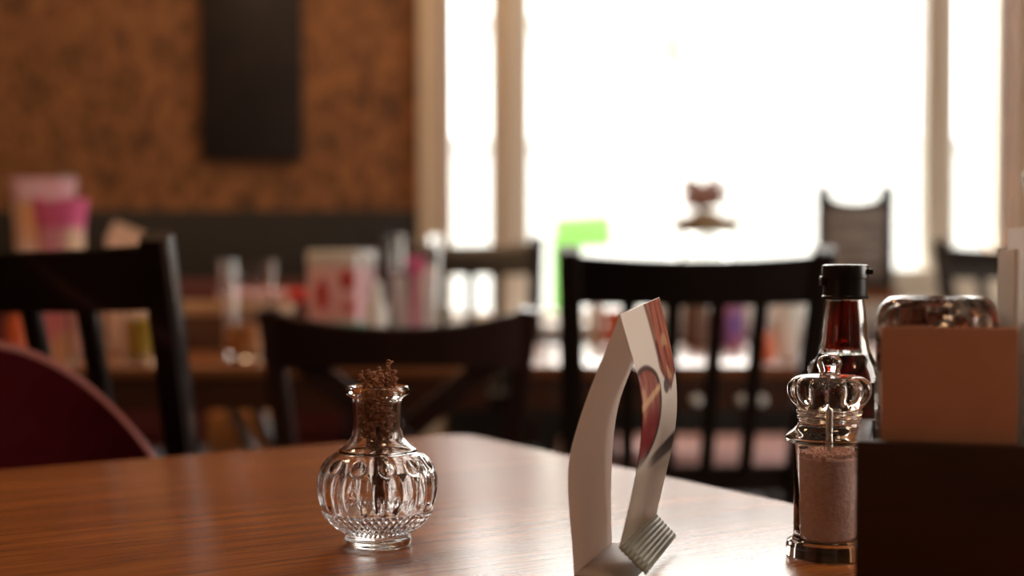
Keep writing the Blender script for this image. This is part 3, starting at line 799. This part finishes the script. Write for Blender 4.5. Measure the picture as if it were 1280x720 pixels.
farR = curve([(824, 371.5), (833, 410), (839.5, 440), (843.5, 463), (845.8, 495), (844.5, 528), (839, 562), (829, 605), (820, 643)], B0)
for c in (nearL, farL):
    c[-1].z = .7504
tc_ = thing('table_card', 'curved standing menu card with printed front on the foreground table', 'menu card', A0)
def ribbon(near, far, nu=24):
    b = NB(); g = []
    for p, q in zip(near, far): g.append([b.verts.new(p.lerp(q, k/nu)-A0) for k in range(nu+1)])
    for i in range(len(g)-1):
        for k in range(nu): b.faces.new((g[i][k], g[i][k+1], g[i+1][k+1], g[i+1][k]))
    return b
def solid(o, th=.0005, off=0):
    m = o.modifiers.new('thickness', 'SOLIDIFY'); m.thickness = th; m.offset = off
obj('back_panel', ribbon(nearL, farL), M['card_sheet'], tc_)
# printed panel with colours from a painted pattern (food photo: two dark red shapes on cream)
near2, far2 = [], []
for a, c in ((nearR, near2), (farR, far2)):
    for i in range(len(a)-1):
        for k in range(3): c.append(a[i].lerp(a[i+1], k/3))
    c.append(a[-1])
NU = 64
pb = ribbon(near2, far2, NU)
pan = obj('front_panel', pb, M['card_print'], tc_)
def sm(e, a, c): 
    x = min(1, max(0, (e-a)/(c-a))); return x*x*(3-2*x)
def mixc(a, c, k): return tuple(a[i]*(1-k)+c[i]*k for i in range(3))
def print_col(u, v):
    col = mixc((.92, .82, .75), (.74, .67, .61), sm(v, .1, .75))  # cream paler towards the fold, gloss there put into the colour
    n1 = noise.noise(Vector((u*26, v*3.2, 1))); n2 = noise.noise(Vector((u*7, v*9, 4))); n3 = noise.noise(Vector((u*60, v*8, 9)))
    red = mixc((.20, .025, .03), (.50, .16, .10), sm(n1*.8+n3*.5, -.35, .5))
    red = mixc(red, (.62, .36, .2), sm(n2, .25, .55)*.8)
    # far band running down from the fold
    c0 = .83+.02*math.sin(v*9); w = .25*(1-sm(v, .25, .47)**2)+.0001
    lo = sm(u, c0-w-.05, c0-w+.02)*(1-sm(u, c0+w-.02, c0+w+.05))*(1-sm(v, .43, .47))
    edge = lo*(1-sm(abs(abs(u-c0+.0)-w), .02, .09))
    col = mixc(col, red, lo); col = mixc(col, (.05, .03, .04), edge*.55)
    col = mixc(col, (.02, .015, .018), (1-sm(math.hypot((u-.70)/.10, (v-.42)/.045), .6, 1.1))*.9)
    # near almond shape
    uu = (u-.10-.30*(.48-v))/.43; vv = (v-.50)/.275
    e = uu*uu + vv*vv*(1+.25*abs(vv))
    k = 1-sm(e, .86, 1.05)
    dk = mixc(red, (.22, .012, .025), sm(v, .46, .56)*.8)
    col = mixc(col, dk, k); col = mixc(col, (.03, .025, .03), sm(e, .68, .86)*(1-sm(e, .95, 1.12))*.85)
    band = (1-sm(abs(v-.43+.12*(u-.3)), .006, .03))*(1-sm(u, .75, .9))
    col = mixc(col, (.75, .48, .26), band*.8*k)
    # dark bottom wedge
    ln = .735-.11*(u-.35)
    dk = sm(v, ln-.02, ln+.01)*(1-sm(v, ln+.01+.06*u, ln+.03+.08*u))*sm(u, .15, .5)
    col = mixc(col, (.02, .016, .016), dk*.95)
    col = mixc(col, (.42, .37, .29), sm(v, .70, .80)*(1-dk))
    return col
me = pan.data
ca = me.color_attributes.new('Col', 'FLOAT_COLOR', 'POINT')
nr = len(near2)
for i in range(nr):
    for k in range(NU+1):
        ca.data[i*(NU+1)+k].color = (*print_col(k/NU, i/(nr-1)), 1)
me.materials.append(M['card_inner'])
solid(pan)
m = pan.modifiers['thickness']; m.offset = 0; m.material_offset = 0
# foot tab, ribbed
t0, t1 = on(774, 685, A0), on(820, 643, B0); q0, q1 = on(807.5, 718, A0), on(845.5, 670, B0)
q0.z = max(q0.z, .7515); q1.z = max(q1.z, .7515)
b = NB(); g = []; NR = 42
nt_ = (t1-t0).cross(q0-t0).normalized()
if nt_.z < 0: nt_ = -nt_
for i in range(NR+1):
    u = i/NR; h = nt_*(.0003*math.sin(u*7*2*PI))
    g.append([b.verts.new(t0.lerp(q0, u).lerp(t1.lerp(q1, u), k/6)+h-A0) for k in range(7)])
for i in range(NR):
    for k in range(6): b.faces.new((g[i][k], g[i][k+1], g[i+1][k+1], g[i+1][k]))
o = obj('ribbed_tab', b, M['tab'], tc_); o['label'] = 'ribbed grey tab'; solid(o, .0008)
s0 = A0 + N*.040; s1 = B0 + N*.040
b = NB()
f_ = [nearL[-1]-A0, s0-A0+Vector((0, 0, .0006)), s1-A0+Vector((0, 0, .0006)), farL[-1]-A0]
b.faces.new([b.verts.new(v) for v in f_]); o = obj('base_panel', b, M['card_inner'], tc_); solid(o, .0004, 1)

# ------------------------------------------------------------------ grinders
def lobes(n, amp):
    return lambda t: amp*(abs(math.cos(n*t/2))**.8)
def make_grinder(label, loc):
    t = thing('grinder', label, 'grinder', loc)
    # head: knob, lobed crown, neck rings, skirt
    head = [(0, .0785), (.0245, .0785), (.0290, .0790), (.0300, .0805), (.0297, .0828), (.0275, .0850), (.0235, .0880), (.0212, .0910), (.0205, .0935), (.0218, .0950), (.0218, .0965), (.0208, .0975),
            (.0222, .0988), (.0226, .1000), (.0218, .1012), (.0224, .1028), (.0258, .1065), (.0284, .1110), (.0292, .1150), (.0284, .1190), (.0255, .1222), (.0205, .1243), (.0140, .1252), (.0086, .1255),
            (.0072, .1262), (.0074, .1285), (.0082, .1310), (.0084, .1335), (.0076, .1360), (.0052, .1382), (0, .1390)]
    def f(tt, i, r, z):
        if .1035 < z < .1250:
            k = min(1, (z-.1035)/.006, (.1252-z)/.004)
            return r - .0030*k*(1-abs(math.cos(6*tt))**.7)
        return r
    hp = resample(head, 3)
    obj('crown_cap', lathe(NB(), [(abs(r) if abs(r) > 1e-7 else 0, z) for r, z in hp], 120, f=f, caps=False), M['acrylic'], t, angle=50)
    body = [(.0278, 0), (.0288, .0010), (.0290, .0080), (.0284, .0105), (.0262, .0118), (.0246, .0128), (.0240, .0145), (.0240, .0765), (.0236, .0780)]
    inn = [(.0222, .0780), (.0223, .0765), (.0223, .0145), (.0215, .0122)]
    obj('body', lathe(NB(), [(0, 0)] + body + inn + [(0, .0116)], 72, caps=False), M['acrylic'], t, angle=40)
    b = NB(); tube(b, [(0, 0, .013), (0, 0, .0780)], .0018, 12); tube(b, [(0, 0, .0792), (0, 0, .1215)], .0018, 12); obj('rod', b, M['rod'], t)
    return t
GL = (.2188, .978, TZ+.0004)
make_grinder('clear crown-topped grinder filled with pale pink salt, beside dark caddy', GL)
b = NB()
def sf(tt, i, r, z): return r*(1+.012*noise.noise(Vector((math.cos(tt)*9, math.sin(tt)*9, z*900))))
lathe(b, [(0, .0125), (.0194, .0126)] + [(.0206, .0145+k*.0019) for k in range(29)] + [(.0190, .0690), (.013, .0697), (.0055, .0684), (.0022, .0682)], 60, f=sf, caps=False)
rr = random.Random(23)
for k in range(150):
    a = rr.uniform(0, 6.28); r_ =   .0024+.0168*math.sqrt(rr.random())
    s = rr.uniform(.0010, .0033)
    q = bmesh.ops.create_cube(b, size=s)
    mt = Matrix.Translation((r_*math.cos(a), r_*math.sin(a), .0690+rr.random()*.0018)) @ Matrix.Rotation(rr.uniform(0, 6), 4, 'Z') @ Matrix.Rotation(rr.uniform(0, 3), 4, 'X')
    for v in q['verts']: v.co = mt @ v.co
so = single('salt', b, M['salt'], 'pale pink salt crystals filling the clear grinder', 'salt', GL, smooth=False)
so['kind'] = 'stuff'
PL = (.2665, 1.136, TZ+.0004)
make_grinder('second clear crown-topped grinder almost hidden behind the sauce bottle', PL)
b = NB(); rr = random.Random(29)
for k in range(260):
    a = rr.uniform(0, 6.28); r_ = .0170*math.sqrt(rr.random())+.0015
    q = bmesh.ops.create_icosphere(b, subdivisions=1, radius=.0021)
    for v in q['verts']: v.co += Vector((r_*math.cos(a), r_*math.sin(a), .0148+.05*rr.random()))
po = single('peppercorns', b, M['peppercorn'], 'dark peppercorns in the grinder behind the sauce bottle', 'pepper', PL); po['kind'] = 'stuff'

# ------------------------------------------------------------------ sauce bottle
BL = (.2485, 1.060, TZ)
t = thing('sauce_bottle', 'dark red sauce bottle with black flip cap behind the salt grinder', 'bottle', BL)
op = resample([(.024, 0), (.0255, .001), (.0262, .004), (.0264, .02), (.0264, .105), (.0262, .114), (.0248, .1215), (.0222, .1285), (.0195, .134), (.0176, .140), (.0166, .148), (.0158, .158), (.0148, .168), (.0140, .1735), (.0138, .1755)], 3)
ip = [(max(r-.0022, .001), z) for r, z in reversed(op) if z > .006]
obj('bottle_body', lathe(NB(), [(0, 0)] + op + ip + [(0, .0062)], 64, caps=False), M['bottle_glass'], t, angle=50)
lp = [(max(r-.0019, .001), z) for r, z in op if .0068 < z < .1345]
obj('sauce', lathe(NB(), [(0, .0058)] + lp + [(0, lp[-1][1])], 64, caps=False), M['soy'], t, angle=50)
tp = [(max(r-.0030, .001), z) for r, z in op if .1365 < z < .1745]
obj('neck_film', lathe(NB(), tp + [(r-.0006, z) for r, z in reversed(tp)] + [tp[0]], 48, caps=False), mat('red_sauce_film', (.40, .06, .035), .08, trans=1, ior=1.2), t)['label'] = 'red film of sauce inside the neck'
b = NB(); lathe(b, [(.0145, .1750), (.0170, .1752), (.0172, .1765), (.0172, .1772), (.0163, .1778), (.0163, .1902), (.0172, .1906), (.0172, .1985), (.0166, .2000), (.0150, .2006), (0, .2006)], 64)
cp = obj('flip_cap', b, M['black_plastic'], t, angle=25)
b = NB(); box(b, (-.0168, 0, .1885), (.0035, .010, .007), bevel=.0008); obj('hinge', b, M['black_plastic'], cp)
b = NB(); box(b, (.0155, -.007, .1955), (.005, .010, .004), bevel=.0008); obj('lift_lip', b, M['black_plastic'], cp)

# ------------------------------------------------------------------ caddy and contents
CA = rad(-15)
CO = Vector((.194, .80, TZ))
CXv = Vector((math.cos(CA), math.sin(CA), 0)); CYv = Vector((-math.sin(CA), math.cos(CA), 0))
def cl(x, y, z=0): return tuple(CO + CXv*x + CYv*y + Vector((0, 0, z)))
CW, CD, CH = .19, .112, .1035
t = thing('condiment_caddy', 'dark brown wooden caddy in the right foreground holding box, jar and menus', 'caddy', CO, CA)
th = .008
b = NB(); box(b, (CW/2, CD/2, .004), (CW, CD, .008), bevel=.001); obj('base', b, M['caddy_wood'], t)
for nm, c, s in (('front_panel', (CW/2, th/2, CH/2+.004), (CW, th, CH-.008)), ('back_panel', (CW/2, CD-th/2, CH/2+.004), (CW, th, CH-.008)),
                 ('side_panel', (th/2, CD/2, CH/2+.004), (th, CD-2*th, CH-.008)), ('side_panel', (CW-th/2, CD/2, CH/2+.004), (th, CD-2*th, CH-.008))):
    b = NB(); box(b, c, s, bevel=.0012); obj(nm, b, M['caddy_wood'], t)
ZI = .0085
t = thing('napkin_box', 'plain tan card box standing upright in the dark caddy', 'box', cl(.0135+.0367, .0095, ZI), CA)
b = NB()
bw, bd, bh = .0735, .015, .159
box(b, (0, .0006, bh/2), (bw, .0012, bh), bevel=.0004); box(b, (0, bd-.0006, bh/2), (bw, .0012, bh), bevel=.0004)
for s in (-1, 1): box(b, (s*(bw/2-.0006), bd/2, bh/2), (.0012, bd-.0024, bh))
obj('box_sleeve', b, M['kraft'], t)
b = NB(); box(b, (0, bd/2, .073), (bw-.004, bd-.004, .146), bevel=.001); obj('napkin_stack', b, M['paper'], t)
# squat jar (upside-down dome) behind it
JL = cl(.0452, .0645, ZI)
jo = resample([(.028, 0), (.032, .002), (.0345, .01), (.0352, .05), (.0356, .10), (.0356, .140), (.0358, .152), (.0353, .162), (.0330, .1695), (.0285, .1738), (.0240, .1748), (.0205, .1738), (.0185, .1722)], 3)
ji = [(max(r-.0028, .001), z-.0018 if z > .16 else z) for r, z in reversed(jo) if z > .006]
b = lathe(NB(), [(0, 0)] + jo + [(0, .1716), (0, .169)] [:1] + [], 72, caps=False)
# outer closed body, inner cavity as a second closed surface inside the same glass
lathe(b, [(0, .005)] + [(max(r-.0028, .001), z) for r, z in jo if .006 < z < .158] + [(.030, .1655), (.024, .1692), (0, .1690)], 72, caps=False)
me_ = b
bmesh.ops.recalc_face_normals(b, faces=b.faces)
# inner shell must face inwards
o = None
zs_in = [f for f in b.faces if all((Vector((v.co.x, v.co.y)).length < .0341 and .004 < v.co.z < .1695) for v in f.verts)]
me = bpy.data.meshes.new('jar_glass')
jt = thing('candy_jar', 'clear glass jar with rounded top behind the tan card box', 'jar', JL)
b.to_mesh(me); b.free(); me.materials.append(M['glass'])
for p in me.polygons: p.use_smooth = True
o = bpy.data.objects.new('jar_glass', me); COL.objects.link(o); o.parent = jt
rr = random.Random(31)
spots = []
for k in range(4000):
    a = rr.uniform(0, 6.28); r_ = .0235*math.sqrt(rr.random()); z = rr.uniform(.118, .1560)
    p = Vector((r_*math.cos(a), r_*math.sin(a), z))
    if all((p-q).length > .0098 for q in spots): spots.append(p)
spots.sort(key=lambda p: -p.z); spots = spots[:34]
wm = [M['candy'], M['red_plastic'], M['rod']]
proto = silver = None
for k, p in enumerate(spots):
    if proto is None:
        b = NB(); q = bmesh.ops.create_icosphere(b, subdivisions=2, radius=.0047)
        for v in q['verts']:
            v.co = Vector((v.co.x*1.05, v.co.y*.95, v.co.z*.8))*(1+.12*noise.noise(v.co*400))
        proto = single('wrapped_sweet', b, M['candy'], 'shiny copper-wrapped sweet inside the clear glass jar', 'sweet', group='wrapped sweets in the glass jar', smooth=False)
        s_ = proto
    else:
        s_ = proto.copy(); COL.objects.link(s_)
    if k % 2:
            if silver is None:
                silver = s_; s_.data = proto.data.copy(); s_.data.materials[0] = M['rod']
            else: s_.data = silver.data
            s_['label'] = 'shiny silver-wrapped sweet inside the clear glass jar'; s_['group'] = 'silver-wrapped sweets in the glass jar'
    s_.location = Vector(JL)+p; s_.rotation_euler = (rr.uniform(0, 6), rr.uniform(0, 6), rr.uniform(0, 6))
# menus standing at the right of the caddy
def sheet(label, lx, ly, w, h, th_, m, tilt, yaw=0, name='menu_card', lean=0):
    b = NB(); box(b, (0, 0, h/2), (th_, w, h), bevel=min(th_*.3, .0006))
    return single(name, b, m, label, 'menu card', cl(lx, ly, ZI+.0005), (rad(lean), rad(tilt), CA+rad(yaw)), group='menu cards standing in the caddy', smooth=False)
sheet('white menu card standing leftmost in the caddy, next to glass jar', .0835, .058, .042, .203, .0022, M['menu_paper'], .4, 9)
sheet('taller white menu card standing second from the glass jar', .0875, .058, .042, .215, .0022, M['menu_paper'], .8, 9)
sheet('dark menu card leaning right behind the white cards in the caddy', .0925, .058, .06, .165, .0030, M['dark_menu'], 6.0, 3)
sheet('grey menu card rightmost in the caddy, cut by frame edge', .1010, .058, .06, .135, .0030, M['grey_paper'], 7.0, 2)
b = NB(); box(b, (0, 0, .062), (.011, .03, .124), bevel=.003)
single('sauce_packet', b, M['red_plastic'], 'red packet in the caddy at the right frame edge', 'packet', cl(.150, .025, ZI), (0, rad(-3), CA))
b = NB(); prism(b, [(-.006, 0), (.006, 0), (.006, .255), (.001, .264), (-.004, .258), (-.006, .245)], -.0008, .0008)
single('plastic_sleeve', b, M['clear_sleeve'], 'clear plastic sleeve sticking up highest at the right frame edge', 'sleeve', cl(.1745, .0965, ZI+.002), (0, rad(-17), CA), smooth=False)
b = NB(); prism(b, [(-.009, 0), (.010, 0), (.010, .135), (-.009, .105)], -.0006, .0006)
single('paper_napkin', b, M['paper'], 'folded pale napkin with slanted edge left of the tan box', 'napkin', cl(.0185, .0945, ZI), (0, 0, CA), smooth=False)

# ------------------------------------------------------------------ light
w = bpy.data.worlds.new('overcast_sky'); scene.world = w; w.use_nodes = True
bg = w.node_tree.nodes['Background']; wn = w.node_tree
tc = wn.nodes.new('ShaderNodeTexCoord'); sx_ = wn.nodes.new('ShaderNodeSeparateXYZ'); rp = wn.nodes.new('ShaderNodeValToRGB')
wn.links.new(tc.outputs['Generated'], sx_.inputs[0]); wn.links.new(sx_.outputs['Z'], rp.inputs[0]); wn.links.new(rp.outputs[0], bg.inputs[0])
rp.color_ramp.elements[0].position = .04; rp.color_ramp.elements[0].color = (.225, .218, .205, 1)
el = rp.color_ramp.elements.new(.3); el.color = (.62, .595, .545, 1)
rp.color_ramp.elements[1].position = .8; rp.color_ramp.elements[1].color = (1, .97, .91, 1)
bg.inputs[1].default_value = 20.0
def area(name, loc, rot, sx, sy, energy, col):
    l = bpy.data.lights.new(name, 'AREA'); l.shape = 'RECTANGLE'; l.size = sx; l.size_y = sy; l.energy = energy; l.color = col
    o = bpy.data.objects.new(name, l); COL.objects.link(o); o.location = loc; o.rotation_euler = rot
    return o
p = area('window_portal', ((WX0+WX1)/2, WY+.16, zc), (PI/2, 0, PI), WX1-WX0, zh, 1, (1, 1, 1))
p.rotation_euler = (-PI/2, 0, 0)
p.data.cycles.is_portal = True
for i, (x, y, e) in enumerate(((-1.3, 2.3, 14), (-.4, 3.4, 8), (.6, .4, 5), (-.9, -.8, 5), (1.4, -1.2, 5))):  # second lamp added to brighten things on the back tables
    area('ceiling_lamp', (x, y, H-.05), (0, 0, 0), .35, .35, e, (1, .62, .34))
area('side_fill', (X1-.05, 1.3, 1.7), (0, PI/2, 0), 1.3, 1.6, 56, (1, .92, .82))  # fill added for light from the right, no window is built there
scene.view_settings.view_transform = 'Standard'
scene.view_settings.look = 'None'
scene.view_settings.exposure = 0
scene.cycles.use_denoising = True
scene.cycles.max_bounces = 14
scene.cycles.transmission_bounces = 14
scene.cycles.transparent_max_bounces = 16
scene.cycles.sample_clamp_indirect = 8
